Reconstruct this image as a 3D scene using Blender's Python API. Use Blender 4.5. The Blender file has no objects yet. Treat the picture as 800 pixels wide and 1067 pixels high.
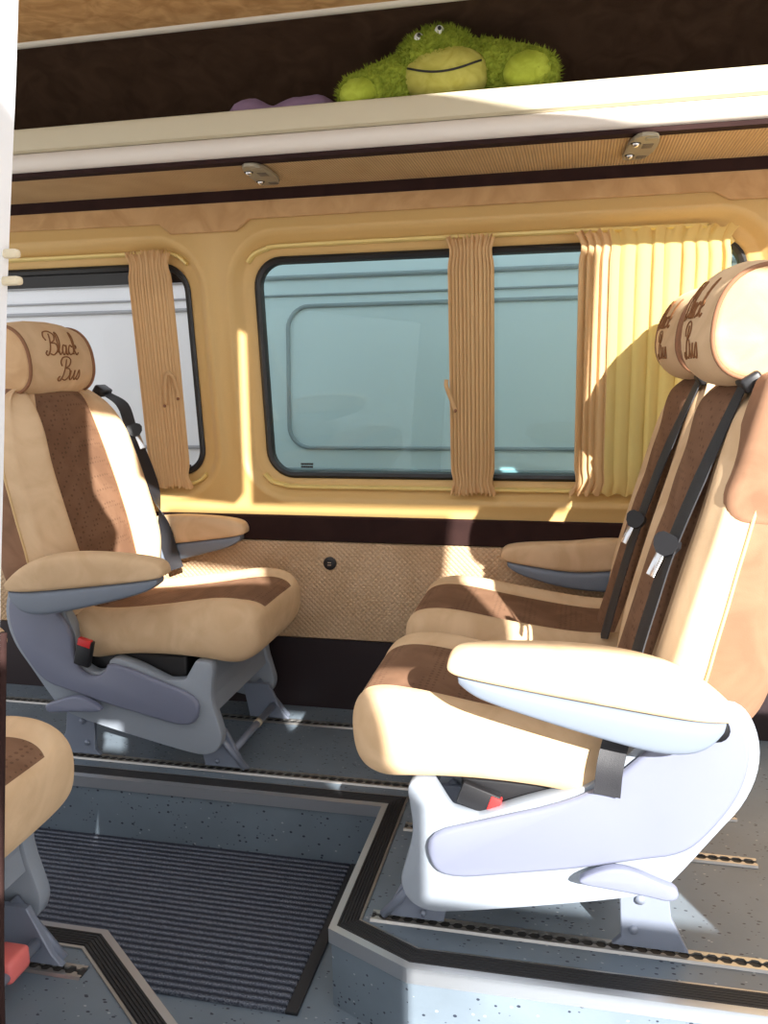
import bpy, bmesh, math, random
from mathutils import Vector, Matrix, noise
random.seed(7)
SC = bpy.context.scene
COL = SC.collection
PI = math.pi

# ------------------------------------------------------------------ materials
def nodemat(name):
    m = bpy.data.materials.new(name); m.use_nodes = True
    nt = m.node_tree; b = nt.nodes['Principled BSDF']
    return m, nt, b
def N(nt, t, **kw):
    n = nt.nodes.new(t)
    for k, v in kw.items():
        if k.startswith('i_'):
            n.inputs[k[2:].replace('_', ' ')].default_value = v
        else: setattr(n, k, v)
    return n
def L(nt, a, b): nt.links.new(a, b)
def rgba(c): return (c[0], c[1], c[2], 1)
def coords(nt, scale=(1,1,1)):
    tc = N(nt, 'ShaderNodeTexCoord'); mp = N(nt, 'ShaderNodeMapping'); mp.inputs['Scale'].default_value = scale
    L(nt, tc.outputs['Object'], mp.inputs['Vector']); return mp.outputs['Vector']
def mixc(nt, fac, a, b, blend='MIX'):
    n = N(nt, 'ShaderNodeMix', data_type='RGBA', blend_type=blend)
    if isinstance(fac, float): n.inputs[0].default_value = fac
    else: L(nt, fac, n.inputs[0])
    for s, v in ((6, a), (7, b)):
        if isinstance(v, tuple): n.inputs[s].default_value = rgba(v)
        else: L(nt, v, n.inputs[s])
    return n.outputs[2]
def math_(nt, op, a, b=None):
    n = N(nt, 'ShaderNodeMath', operation=op)
    for i, v in ((0, a), (1, b)):
        if v is None: continue
        if isinstance(v, (int, float)): n.inputs[i].default_value = v
        else: L(nt, v, n.inputs[i])
    return n.outputs[0]
def bump(nt, b, h, strength=.3, dist=.01):
    n = N(nt, 'ShaderNodeBump'); n.inputs['Strength'].default_value = strength; n.inputs['Distance'].default_value = dist
    L(nt, h, n.inputs['Height']); L(nt, n.outputs['Normal'], b.inputs['Normal'])
def ramp(nt, fac, stops):
    r = N(nt, 'ShaderNodeValToRGB'); L(nt, fac, r.inputs['Fac'])
    e = r.color_ramp.elements
    while len(e) < len(stops): e.new(.5)
    for i, (p, c) in enumerate(stops): e[i].position = p; e[i].color = rgba(c)
    return r.outputs['Color']
def plain(name, c, rough=.5, metal=0., spec=.5, nb=0., nscale=200, var=.0):
    m, nt, b = nodemat(name)
    b.inputs['Base Color'].default_value = rgba(c); b.inputs['Roughness'].default_value = rough
    b.inputs['Metallic'].default_value = metal; b.inputs['Specular IOR Level'].default_value = spec
    if nb or var:
        v = coords(nt); n = N(nt, 'ShaderNodeTexNoise'); n.inputs['Scale'].default_value = nscale; n.inputs['Detail'].default_value = 3
        L(nt, v, n.inputs['Vector'])
        if nb: bump(nt, b, n.outputs['Fac'], nb, .002)
        if var:
            L(nt, ramp(nt, n.outputs['Fac'], [(.3, tuple(x*(1-var) for x in c)), (.7, tuple(min(1, x*(1+var)) for x in c))]), b.inputs['Base Color'])
    return m
def suede(name, c, c2, dots=0., scale=9, sheen=.25):
    m, nt, b = nodemat(name); v = coords(nt)
    n = N(nt, 'ShaderNodeTexNoise'); n.inputs['Scale'].default_value = scale; n.inputs['Detail'].default_value = 5; n.inputs['Distortion'].default_value = 1.2
    L(nt, v, n.inputs['Vector'])
    col = ramp(nt, n.outputs['Fac'], [(.35, c2), (.65, c)])
    f = N(nt, 'ShaderNodeTexNoise'); f.inputs['Scale'].default_value = 500; L(nt, v, f.inputs['Vector'])
    h = f.outputs['Fac']
    if dots:
        vo = N(nt, 'ShaderNodeTexVoronoi'); vo.inputs['Scale'].default_value = 75; vo.inputs['Randomness'].default_value = .15; L(nt, v, vo.inputs['Vector'])
        d = math_(nt, 'LESS_THAN', vo.outputs['Distance'], .27)
        col = mixc(nt, math_(nt, 'MULTIPLY', d, dots), col, tuple(x*.35 for x in c2))
    L(nt, col, b.inputs['Base Color']); b.inputs['Roughness'].default_value = .9
    b.inputs['Specular IOR Level'].default_value = .15
    b.inputs['Sheen Weight'].default_value = sheen; b.inputs['Sheen Roughness'].default_value = .5
    b.inputs['Sheen Tint'].default_value = rgba(tuple(min(1, x*1.5) for x in c))
    bump(nt, b, h, .15, .002)
    return m
def quilt(name, c, c2, k):
    m, nt, b = nodemat(name); v = coords(nt); sp = N(nt, 'ShaderNodeSeparateXYZ'); L(nt, v, sp.inputs[0])
    a = math_(nt, 'MULTIPLY', math_(nt, 'ADD', sp.outputs['X'], sp.outputs['Z']), k); a2 = math_(nt, 'MULTIPLY', math_(nt, 'SUBTRACT', sp.outputs['X'], sp.outputs['Z']), k)
    h = math_(nt, 'ABSOLUTE', math_(nt, 'MULTIPLY', math_(nt, 'SINE', a), math_(nt, 'SINE', a2)))
    n = N(nt, 'ShaderNodeTexNoise'); n.inputs['Scale'].default_value = 7; n.inputs['Detail'].default_value = 4; L(nt, v, n.inputs['Vector'])
    base = ramp(nt, n.outputs['Fac'], [(.35, c2), (.65, c)])
    line = math_(nt, 'LESS_THAN', h, .12)
    L(nt, mixc(nt, math_(nt, 'MULTIPLY', line, .22), base, tuple(x*.6 for x in c2)), b.inputs['Base Color'])
    b.inputs['Roughness'].default_value = .9; b.inputs['Specular IOR Level'].default_value = .15
    bump(nt, b, math_(nt, 'POWER', h, .5), .65, .005)
    return m
def ribbed(name, c, c2, kx):
    m, nt, b = nodemat(name); v = coords(nt); sp = N(nt, 'ShaderNodeSeparateXYZ'); L(nt, v, sp.inputs[0])
    h = math_(nt, 'ABSOLUTE', math_(nt, 'SINE', math_(nt, 'MULTIPLY', sp.outputs['X'], kx)))
    n = N(nt, 'ShaderNodeTexNoise'); n.inputs['Scale'].default_value = 6; n.inputs['Detail'].default_value = 4; L(nt, v, n.inputs['Vector'])
    base = ramp(nt, n.outputs['Fac'], [(.35, c2), (.65, c)])
    L(nt, mixc(nt, h, tuple(x*.7 for x in c2), base), b.inputs['Base Color']); b.inputs['Roughness'].default_value = .9
    bump(nt, b, h, .5, .004); return m
def vinyl(name, c):
    m, nt, b = nodemat(name); v = coords(nt)
    n = N(nt, 'ShaderNodeTexNoise'); n.inputs['Scale'].default_value = 5; n.inputs['Detail'].default_value = 5; L(nt, v, n.inputs['Vector'])
    base = ramp(nt, n.outputs['Fac'], [(.3, tuple(x*.85 for x in c)), (.7, tuple(x*1.12 for x in c))])
    def specks(scale, thr, gate, offs):
        mp = N(nt, 'ShaderNodeMapping'); mp.inputs['Location'].default_value = offs; mp.inputs['Rotation'].default_value = (0, 0, offs[0]); mp.inputs['Scale'].default_value = (1, 1.9, 1.3)
        L(nt, v, mp.inputs['Vector'])
        vo = N(nt, 'ShaderNodeTexVoronoi'); vo.inputs['Scale'].default_value = scale; L(nt, mp.outputs['Vector'], vo.inputs['Vector'])
        s = N(nt, 'ShaderNodeSeparateColor'); L(nt, vo.outputs['Color'], s.inputs[0])
        return math_(nt, 'MULTIPLY', math_(nt, 'LESS_THAN', vo.outputs['Distance'], thr), math_(nt, 'GREATER_THAN', s.outputs[0], gate))
    col = mixc(nt, math_(nt, 'MULTIPLY', specks(44, .17, .35, (.5, 0, 0)), .92), base, (.015, .018, .035))
    col = mixc(nt, math_(nt, 'MULTIPLY', specks(60, .14, .55, (1.7, 3, 1)), .8), col, (.03, .035, .06))
    col = mixc(nt, math_(nt, 'MULTIPLY', specks(50, .15, .75, (2.6, 1, 5)), .5), col, (.55, .58, .6))
    L(nt, col, b.inputs['Base Color']); b.inputs['Roughness'].default_value = .38; b.inputs['Specular IOR Level'].default_value = .4
    n2 = N(nt, 'ShaderNodeTexNoise'); n2.inputs['Scale'].default_value = 120; L(nt, v, n2.inputs['Vector']); bump(nt, b, n2.outputs['Fac'], .08, .002)
    return m
def carpet(name):
    m, nt, b = nodemat(name); v = coords(nt); sp = N(nt, 'ShaderNodeSeparateXYZ'); L(nt, v, sp.inputs[0])
    w = N(nt, 'ShaderNodeTexNoise'); w.inputs['Scale'].default_value = 90; w.inputs['Detail'].default_value = 3; L(nt, v, w.inputs['Vector'])
    yy = math_(nt, 'ADD', sp.outputs['Y'], math_(nt, 'MULTIPLY', w.outputs['Fac'], .006))
    s = math_(nt, 'ADD', math_(nt, 'MULTIPLY', math_(nt, 'SINE', math_(nt, 'MULTIPLY', yy, 2*PI/.0185)), .5), .5)
    g = N(nt, 'ShaderNodeTexNoise'); g.inputs['Scale'].default_value = 330; g.inputs['Detail'].default_value = 2; L(nt, v, g.inputs['Vector'])
    light = ramp(nt, g.outputs['Fac'], [(.35, (.07, .08, .11)), (.66, (.30, .33, .39))])
    L(nt, mixc(nt, s, (.040, .045, .062), light), b.inputs['Base Color']); b.inputs['Roughness'].default_value = .95; b.inputs['Specular IOR Level'].default_value = .1
    bump(nt, b, math_(nt, 'ADD', s, math_(nt, 'MULTIPLY', g.outputs['Fac'], .6)), .9, .008)
    return m
def cloth(name, c, trans):
    m, nt, b = nodemat(name); b.inputs['Base Color'].default_value = rgba(c); b.inputs['Roughness'].default_value = .8; b.inputs['Specular IOR Level'].default_value = .2
    v = coords(nt); n = N(nt, 'ShaderNodeTexNoise'); n.inputs['Scale'].default_value = 400; L(nt, v, n.inputs['Vector']); bump(nt, b, n.outputs['Fac'], .1, .001)
    t = N(nt, 'ShaderNodeBsdfTranslucent'); t.inputs['Color'].default_value = rgba(c)
    mx = N(nt, 'ShaderNodeMixShader'); mx.inputs[0].default_value = trans
    L(nt, b.outputs[0], mx.inputs[1]); L(nt, t.outputs[0], mx.inputs[2]); L(nt, mx.outputs[0], nt.nodes['Material Output'].inputs['Surface'])
    return m
def pane(name, tint, gloss, gcol=(1,1,1)):
    m, nt, b = nodemat(name); nt.nodes.remove(b)
    t = N(nt, 'ShaderNodeBsdfTransparent'); t.inputs['Color'].default_value = rgba(tint)
    g = N(nt, 'ShaderNodeBsdfGlossy'); g.inputs['Roughness'].default_value = .02; g.inputs['Color'].default_value = rgba(gcol)
    fr = N(nt, 'ShaderNodeFresnel'); fr.inputs['IOR'].default_value = 1.45
    mx = N(nt, 'ShaderNodeMixShader'); L(nt, math_(nt, 'MULTIPLY', fr.outputs[0], gloss), mx.inputs[0])
    L(nt, t.outputs[0], mx.inputs[1]); L(nt, g.outputs[0], mx.inputs[2]); L(nt, mx.outputs[0], nt.nodes['Material Output'].inputs['Surface'])
    return m

M = {}
M['cream'] = suede('cream_suede', (.70, .50, .31), (.60, .41, .24))
M['brown'] = suede('brown_suede', (.225, .125, .075), (.165, .088, .052), dots=.45)
M['sidebrown'] = suede('side_brown_suede', (.30, .165, .10), (.22, .12, .072))
M['disc'] = suede('tan_suede', (.62, .40, .22), (.52, .32, .165))
M['piping'] = plain('tan_piping', (.62, .42, .2), .7)
M['dpiping'] = plain('dark_piping', (.26, .12, .06), .8)
M['grey'] = plain('grey_plastic', (.185, .20, .275), .36, nb=.06, nscale=600)
M['shell'] = plain('grey_panel', (.30, .335, .385), .36, nb=.05, nscale=600)
M['armgrey'] = plain('armrest_grey', (.17, .20, .25), .42)
M['foot'] = plain('painted_steel', (.23, .26, .33), .38, .2)
M['dark'] = plain('black_plastic', (.012, .012, .014), .45)
M['belt'] = plain('belt_webbing', (.02, .02, .024), .55, nb=.3, nscale=700)
M['chrome'] = plain('chrome', (.75, .75, .75), .2, 1.)
M['red'] = plain('red_plastic', (.65, .03, .03), .4)
M['coral'] = plain('coral_plastic', (.88, .20, .18), .4)
M['walltan'] = plain('moulded_tan', (.63, .41, .155), .5, nb=.04, nscale=500, var=.03)
M['rail'] = plain('cream_rail', (.78, .60, .22), .4)
M['band'] = suede('suede_header', (.58, .36, .175), (.48, .285, .13), scale=12, sheen=.1)
M['ceil'] = suede('suede_ceiling', (.60, .36, .155), (.40, .215, .08), scale=16, sheen=.1)
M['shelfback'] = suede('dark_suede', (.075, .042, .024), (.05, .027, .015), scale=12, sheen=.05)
M['under'] = ribbed('underside_fabric', (.62, .42, .21), (.52, .34, .16), 420)
M['strip'] = suede('dark_brown_trim', (.032, .015, .013), (.024, .011, .01), sheen=.03)
M['skirt'] = plain('dark_skirt', (.022, .012, .014), .5, nb=.1)
M['quilt'] = quilt('quilted_suede', (.66, .46, .29), (.56, .375, .22), 2*PI/.034)
M['lip'] = plain('beige_lip', (.52, .455, .315), .45)
M['tube'] = plain('ivory_edge', (.66, .60, .53), .35)
M['trim'] = plain('pale_trim', (.66, .62, .52), .4)
M['lamp'] = plain('olive_grey_plastic', (.30, .26, .18), .4)
M['gasket'] = plain('rubber_gasket', (.010, .010, .011), .4)
M['floor'] = vinyl('speckled_vinyl', (.165, .205, .245))
M['alu'] = plain('brushed_alu', (.46, .48, .51), .35, .7, nb=.1)
M['rubber'] = plain('black_rubber', (.018, .018, .02), .6)
M['rtrack'] = plain('rail_steel', (.42, .41, .39), .35, .8)
M['rslot'] = plain('rail_slot', (.02, .02, .02), .6)
M['mat'] = carpet('ribbed_carpet')
M['curtain'] = cloth('curtain_cloth', (.74, .49, .25), .25)
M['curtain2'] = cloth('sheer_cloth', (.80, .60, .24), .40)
M['glass'] = pane('clear_pane', (.93, .95, .96), .5)
M['tint'] = pane('tinted_pane', (.50, .74, .76), 1.0, (.8, 1, 1))
M['white'] = plain('white_paint', (.82, .83, .85), .3)
M['whitebody'] = plain('white_body', (.80, .81, .83), .35)
M['groove'] = plain('body_groove', (.35, .36, .38), .5)
M['frog'] = None
M['lav'] = suede('lavender_plush', (.30, .20, .30), (.24, .16, .25))
M['white2'] = plain('eye_white', (.8, .8, .75), .3)
M['hook'] = plain('cream_hook', (.7, .6, .42), .4)
M['asphalt'] = plain('asphalt', (.30, .29, .28), .9, nb=.3, nscale=80, var=.2)
M['stitch'] = plain('brown_thread', (.25, .10, .03), .6)
M['green_lt'] = suede('pale_green_plush', (.40, .47, .06), (.30, .36, .035), scale=30)
M['muzzle'] = suede('olive_plush', (.50, .47, .11), (.40, .37, .07), scale=25)
M['fur'] = suede('green_plush', (.29, .35, .04), (.18, .23, .022), scale=40)

# ------------------------------------------------------------------ object helpers
def link(name, me, parent=None, mats=(), smooth=True):
    o = bpy.data.objects.new(name, me); COL.objects.link(o)
    for m in mats: me.materials.append(m)
    if smooth:
        for p in me.polygons: p.use_smooth = True
    if parent: o.parent = parent
    return o
def obj(name, bm, mats, parent=None, smooth=True, sub=0, recalc=True, auto=None):
    if recalc: bmesh.ops.recalc_face_normals(bm, faces=bm.faces)
    me = bpy.data.meshes.new(name); bm.to_mesh(me); bm.free()
    if not isinstance(mats, (list, tuple)): mats = [mats]
    o = link(name, me, parent, mats, smooth)
    if auto is not None: me.set_sharp_from_angle(angle=math.radians(auto))
    if sub:
        s = o.modifiers.new('sub', 'SUBSURF'); s.levels = sub; s.render_levels = sub
    return o
def tag(o, label=None, cat=None, group=None, kind=None):
    if label: o['label'] = label
    if cat: o['category'] = cat
    if group: o['group'] = group
    if kind: o['kind'] = kind
    return o
def empty(name, loc, label, cat, group=None):
    o = bpy.data.objects.new(name, None); COL.objects.link(o); o.location = loc; o.empty_display_size = .1
    return tag(o, label, cat, group)
def chaikin(p, n=1, closed=True):
    for _ in range(n):
        q = []
        m = len(p)
        if not closed: q.append(p[0])
        for i in range(m if closed else m-1):
            a, b = Vector(p[i]), Vector(p[(i+1) % m])
            q += [tuple(a*.75+b*.25), tuple(a*.25+b*.75)]
        if not closed: q.append(p[-1])
        p = q
    return p
def catmull(p, n=6, closed=False):
    P = [Vector(x) for x in p]; out = []
    m = len(P)
    for i in range(m if closed else m-1):
        a = P[(i-1) % m] if closed or i > 0 else P[0]*2-P[1]
        b, c = P[i], P[(i+1) % m]
        d = P[(i+2) % m] if closed or i+2 < m else P[-1]*2-P[-2]
        for k in range(n):
            t = k/n
            out.append(.5*((2*b)+(c-a)*t+(2*a-5*b+4*c-d)*t*t+(3*b-a-3*c+d)*t**3))
    if not closed: out.append(P[-1])
    return out
def add_box(bm, lo, hi, mi=0, bev=0):
    b2 = bmesh.new(); bmesh.ops.create_cube(b2, size=1)
    for v in b2.verts:
        v.co = Vector([(lo[i]+hi[i])/2 + v.co[i]*(hi[i]-lo[i]) for i in range(3)])
    if bev: bmesh.ops.bevel(b2, geom=b2.edges[:], offset=bev, segments=2, affect='EDGES', profile=.5)
    merge(bm, b2, mi)
def merge(bm, b2, mi=0):
    mp = {}
    for v in b2.verts: mp[v] = bm.verts.new(v.co)
    for f in b2.faces:
        try:
            g = bm.faces.new([mp[v] for v in f.verts]); g.material_index = mi if mi is not None else f.material_index
        except ValueError: pass
    b2.free()
def add_tube(bm, pts, r, seg=8, mi=0, closed=False):
    P = [Vector(p) for p in pts]; n = len(P); rings = []
    up = None
    for i in range(n):
        if closed: t = (P[(i+1) % n]-P[i-1]).normalized()
        else: t = (P[min(i+1, n-1)]-P[max(i-1, 0)]).normalized()
        if up is None:
            up = Vector((0,0,1)) if abs(t.z) < .9 else Vector((1,0,0))
        s = t.cross(up).normalized(); up = s.cross(t).normalized()
        rr = r[i] if isinstance(r, (list, tuple)) else r
        rings.append([bm.verts.new(P[i]+(s*math.cos(a)+up*math.sin(a))*rr) for a in [2*PI*k/seg for k in range(seg)]])
    for i in range(n if closed else n-1):
        A, B = rings[i], rings[(i+1) % n]
        for k in range(seg):
            f = bm.faces.new([A[k], A[(k+1) % seg], B[(k+1) % seg], B[k]]); f.material_index = mi
    if not closed:
        for R_ in (rings[0], rings[-1][::-1]):
            f = bm.faces.new(R_); f.material_index = mi
def prism(poly, y0, y1, bev=0, seg=2, fx=1, axis='y'):
    """polygon in (x,z) extruded along y"""
    bm = bmesh.new()
    def P(p, y):
        return (fx*p[0], y, p[1]) if axis == 'y' else (y, p[0], p[1]) if axis == 'x' else (p[0], p[1], y)
    a = [bm.verts.new(P(p, y0)) for p in poly]; b = [bm.verts.new(P(p, y1)) for p in poly]
    n = len(poly)
    fa = bm.faces.new(a); fb = bm.faces.new(b[::-1])
    for i in range(n): bm.faces.new([a[i], b[i], b[(i+1) % n], a[(i+1) % n]])
    bmesh.ops.recalc_face_normals(bm, faces=bm.faces)
    if bev:
        e = list(fa.edges)+list(fb.edges)
        bmesh.ops.bevel(bm, geom=e, offset=bev, segments=seg, affect='EDGES', profile=.5, clamp_overlap=True)
    return bm
def ringloft(F, R, W, ring, fx=1, yc=0, mats=None, cap0=0, cap1=0, shift=None):
    """F,R: chains of (x,z); W half widths; ring: list of (v,d,bump,mat)"""
    bm = bmesh.new(); rows = []
    for j in range(len(F)):
        f, r = Vector((F[j][0], F[j][1])), Vector((R[j][0], R[j][1]))
        nrm = (f-r); ln = nrm.length; nrm = nrm/ln if ln > 1e-6 else Vector((0, 0))
        row = []
        for (v, d, b, mi) in ring:
            p = f.lerp(r, d)+nrm*(b(j) if callable(b) else b)
            x, z = p
            if shift: x = shift(x, z)
            row.append(bm.verts.new((fx*x, yc+v*W[j], z)))
        rows.append(row)
    n = len(ring)
    for j in range(len(F)-1):
        for k in range(n):
            fc = bm.faces.new([rows[j][k], rows[j][(k+1) % n], rows[j+1][(k+1) % n], rows[j+1][k]])
            mi = ring[k][3]; fc.material_index = mi(j) if callable(mi) else mi
    for row, c in ((rows[0], cap0), (rows[-1], cap1)):
        f = bm.faces.new(row); f.material_index = c
        r = bmesh.ops.inset_individual(bm, faces=[f], thickness=.006)
        for g in r['faces']: g.material_index = c
    return bm
def smoothchain(ch, n=2): return [tuple(p) for p in catmull([Vector(c) for c in ch], n)]

# ------------------------------------------------------------------ script lettering for the head rests
GL = {
 'B': (.72, [[(.40,.98),(.33,.6),(.22,.15),(.08,-.04),(-.03,.06),(.05,.18)], [(.10,.66),(.02,.85),(.16,1.06),(.46,1.1),(.68,.95),(.60,.7),(.36,.56)], [(.36,.56),(.64,.5),(.68,.22),(.46,.0),(.24,.04)]]),
 'l': (.26, [[(0,.1),(.16,.5),(.2,.98),(.1,1.02),(.04,.4),(.1,.02),(.26,.12)]]),
 'a': (.42, [[(.3,.4),(.14,.46),(.03,.2),(.12,0),(.27,.2),(.33,.46),(.29,.1),(.36,0),(.44,.12)]]),
 'c': (.34, [[(.3,.36),(.17,.46),(.03,.2),(.14,0),(.36,.12)]]),
 'k': (.40, [[(0,.1),(.15,.5),(.2,.98),(.1,1.0),(.03,.02)], [(.05,.2),(.22,.46),(.28,.34),(.12,.24),(.26,0),(.4,.1)]]),
 'u': (.46, [[(.02,.44),(.0,.1),(.1,0),(.24,.2),(.3,.46),(.28,.1),(.37,0),(.46,.12)]]),
 's': (.3, [[(0,.1),(.16,.46),(.24,.2),(.14,0),(.02,.05)]]),
}
def script_strokes(word, size, x0, z0):
    out = []; x = 0
    for ch in word:
        adv, st = GL[ch]
        for s in st:
            q = catmull([Vector((a, b)) for a, b in s], 5)
            out.append([(x0+size*(x+p.x+.22*p.y), z0+size*p.y) for p in q])
        x += adv
    return out

# ------------------------------------------------------------------ seats
BASE = [(-.300,.338),(-.289,.268),(-.286,.228),(-.303,.165),(-.314,.124),(-.300,.085),(-.268,.068),(-.231,.066),(-.07,.100),(.09,.137),(.174,.164),(.215,.22),(.262,.29),(.305,.35),(.327,.423),(.318,.493),(.285,.54),(.24,.55),(.18,.52),(.10,.42),(.04,.355),(-.06,.322),(-.155,.279),(-.165,.277),(-.208,.281),(-.216,.287),(-.243,.332),(-.248,.338)]
COVER = [(-.262,.238),(-.156,.276),(.017,.335),(.10,.40),(.18,.495),(.24,.535),(.288,.52),(.308,.46),(.297,.38),(.25,.30),(.205,.25),(.13,.232),(.02,.200),(-.10,.175),(-.205,.152),(-.25,.168)]
LEVER = [(.014,.187),(.05,.212),(.087,.227),(.125,.222),(.16,.208),(.200,.196),(.192,.170),(.14,.178),(.088,.182)]
def make_seat(loc, f, label, group, recline=0., belt=None, buckle=None, shoulder=None, frontlever=False, arms=(-1, 1), arm_dz=0., notch=False, bol=1., tw=.085, head_z=0., head_x=0., fwd=0.):
    root = empty('passenger_seat', loc, label, 'seat', group)
    twisted = []
    sh = lambda x, z: x+recline*max(0, z-.5)-fwd*min(1, max(0, (z-.42)/.2))
    # --- cushion
    T = smoothchain([(-.418,.425),(-.416,.452),(-.396,.476),(-.352,.488),(-.28,.483),(-.16,.462),(-.02,.442),(.07,.436),(.13,.440)])
    B = smoothchain([(-.416,.398),(-.408,.360),(-.388,.332),(-.345,.318),(-.28,.328),(-.16,.336),(-.02,.328),(.07,.305),(.13,.315)])
    W = [v.x for v in catmull([Vector((w, 0)) for w in (.150,.185,.210,.226,.233,.232,.226,.214,.20)], 2)]
    n = len(T)
    bb = lambda h: (lambda j: h*min(1, max(.1, (j-2)/6)))
    cm = lambda j: 1 if j >= 3 else 0
    ring = [(-.86,.03,bb(.014),0),(-.74,0,bb(.022),0),(-.66,0,bb(.008),0),(-.61,0,bb(-.004),cm),(-.25,0,0,cm),(0,0,.001,cm),(.25,0,0,cm),(.61,0,bb(-.004),0),(.66,0,bb(.008),0),(.74,0,bb(.022),0),(.86,.03,bb(.014),0),
            (.97,.17,0,0),(1.,.45,0,0),(.99,.75,0,0),(.92,.95,0,0),(.6,1,0,0),(0,1,0,0),(-.6,1,0,0),(-.92,.95,0,0),(-.99,.75,0,0),(-1,.45,0,0),(-.97,.17,0,0)]
    cu = obj('seat_cushion', ringloft(T, B, W, ring, f, 0, cap0=0, cap1=0), [M['cream'], M['brown'], M['dark']], root, sub=2)
    # --- backrest
    F = smoothchain([(.066,.43),(.093,.525),(.126,.649),(.158,.77),(.190,.885),(.218,1.0),(.234,1.045),(.262,1.068)])
    R = smoothchain([(.20,.425),(.315,.495),(.345,.64),(.365,.77),(.385,.89),(.395,1.0),(.385,1.05),(.345,1.075)])
    W = [v.x for v in catmull([Vector((w, 0)) for w in (.205,.222,.232,.232,.225,.196,.168,.12)], 2)]
    seam = {7: .008, 9: .008}
    nb = lambda h: (lambda j: h*min(1, (len(F)-1-j)/5)*min(1., .4+j/5))
    cg = lambda j: -seam.get(j, 0)
    g = lambda v, e=0.: (lambda j: -.085*v*v+e*(bol if v > 0 else 1)*min(1, (len(F)-1-j)/5)*min(1., .4+j/5)-(seam.get(j, 0) if abs(v) < .6 else 0))
    fr_ = [(.0,1,0),(.30,1,0),(.60,1,.0),(.665,0,-.004),(.665,0,-.002),(.73,0,.026),(.82,0,.034)]
    ring = [(-.95,.04,g(-.85, .030),0)]+[(-v,0,g(v, e),m) for v, m, e in fr_[:0:-1]]+[(v,0,g(v, e),m) for v, m, e in fr_]+[(.95,.04,g(.85, .030),0),
            (1.0,.20,0,0),(1.01,.44,0,2),(1.01,.62,0,2),(.98,.85,0,2),(.88,1,0,2),(.4,1,.01,2),(-.4,1,.01,2),(-.88,1,0,2),(-.98,.85,0,2),(-1.01,.62,0,2),(-1.01,.44,0,0),(-1.0,.20,0,0)]
    ring = [(v, d, b, (0 if (abs(v-.60) < .01) else m)) for v, d, b, m in ring]
    bk = obj('backrest', ringloft(F, R, W, ring, f, 0, cap0=2, cap1=1, shift=sh), [M['cream'], M['brown'], M['sidebrown']], root, sub=2)
    for s in (-1, 1):
        b = bmesh.new()
        pts = []
        for j in range(0, len(F)-2):
            p = Vector(F[j]).lerp(Vector(R[j]), .44); pts.append((f*sh(p.x, p.y), s*(1.012*W[j]-.001), p.y))
        add_tube(b, catmull(pts, 3), .0035, 6); obj('piping', b, M['piping'], bk)
    if shoulder:
        poly = chaikin([(.268,1.05),(.245,.95),(.222,.885),(.235,.845),(.30,.835),(.40,.85),(.42,.95),(.41,1.06),(.36,1.10),(.285,1.10)], 2)
        pb = prism([(sh(x, z), z) for x, z in poly], shoulder*.15, shoulder*.232, .018, 3, f)
        obj('shoulder_pad', pb, M['sidebrown'], bk)
    # --- head rest
    hx, hz = .297+head_x, 1.145+head_z
    def hprof(th, s, dx=.092, dz=.108):
        e = 2/2.3; c, q = math.cos(th), math.sin(th)
        x = math.copysign(abs(c)**e, c)*dx*s; z = math.copysign(abs(q)**e, q)*dz*s
        z0 = z
        return (hx+x+.12*z, hz+z0)
    hs = [(-.134,.76,0),(-.136,.83,0),(-.13,.865,1),(-.115,.90,1),(-.08,.98,1),(-.03,1.03,1),(.03,1.03,1),(.08,.98,1),(.115,.90,1),(.13,.865,0),(.136,.83,0),(.134,.76,0)]
    b = bmesh.new(); rows = []; K = 36
    for y, s, m in hs:
        rows.append([b.verts.new((f*sh(*hprof(2*PI*k/K, s)), y, hprof(2*PI*k/K, s)[1])) for k in range(K)])
    for j in range(len(hs)-1):
        mi = 0 if j in (0, 1, len(hs)-2, len(hs)-3) else 1
        for k in range(K):
            b.faces.new([rows[j][k], rows[j][(k+1) % K], rows[j+1][(k+1) % K], rows[j+1][k]]).material_index = mi
    for j, y in ((0, -.137), (len(hs)-1, .137)):
        last = rows[j]
        for sc in (.6, .3):
            nw = [b.verts.new((f*sh(*hprof(2*PI*k/K, sc)), y, hprof(2*PI*k/K, sc)[1])) for k in range(K)]
            for k in range(K): b.faces.new([last[k], last[(k+1) % K], nw[(k+1) % K], nw[k]])
            last = nw
        b.faces.new(last)
    hd = obj('headrest', b, [M['disc'], M['cream']], root)
    for s in (-1, 1):
        b = bmesh.new(); add_tube(b, [(f*sh(*hprof(2*PI*k/48, .875)), s*.131, hprof(2*PI*k/48, .875)[1]) for k in range(48)], .0048, 6, closed=True)
        obj('headrest_piping', b, M['dpiping'], hd)
    b = bmesh.new()
    strokes = script_strokes('Black', .060, -.080, .014)+script_strokes('Bus', .060, -.046, -.058)
    def front(y, dz):   # point on the front of the head rest
        ay = abs(y); s = 1.03 if ay < .03 else (1.03-(ay-.03) if ay < .08 else .98-(ay-.08)/.035*.08)
        e = 2.3; q = min(.99, abs(dz)/(.108*s)); x = .092*s*(1-q**e)**(1/e)
        return (sh(hx-x+.12*dz-.0012, hz+dz), hz+dz)
    tr_ = .0013 if f > 0 else .0020
    for st in strokes:
        pts = []
        for sx, sz in st:
            y = -f*(sx+(.022 if f > 0 else .006)); x, z = front(y, sz); pts.append((f*x, y, z))
        add_tube(b, pts, tr_, 5)
    obj('embroidered_lettering', b, M['stitch'], hd)
    for s in (-.06, .06):
        b = bmesh.new(); add_tube(b, [(f*sh(.30, 1.04), s, 1.03), (f*sh(.305, 1.10), s, 1.10)], .006, 8); obj('headrest_post', b, M['chrome'], root)
    # --- under frame
    NB = [(.11,.42),(.108,.34),(.09,.298),(.055,.283),(.02,.298),(.005,.335)]
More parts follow.
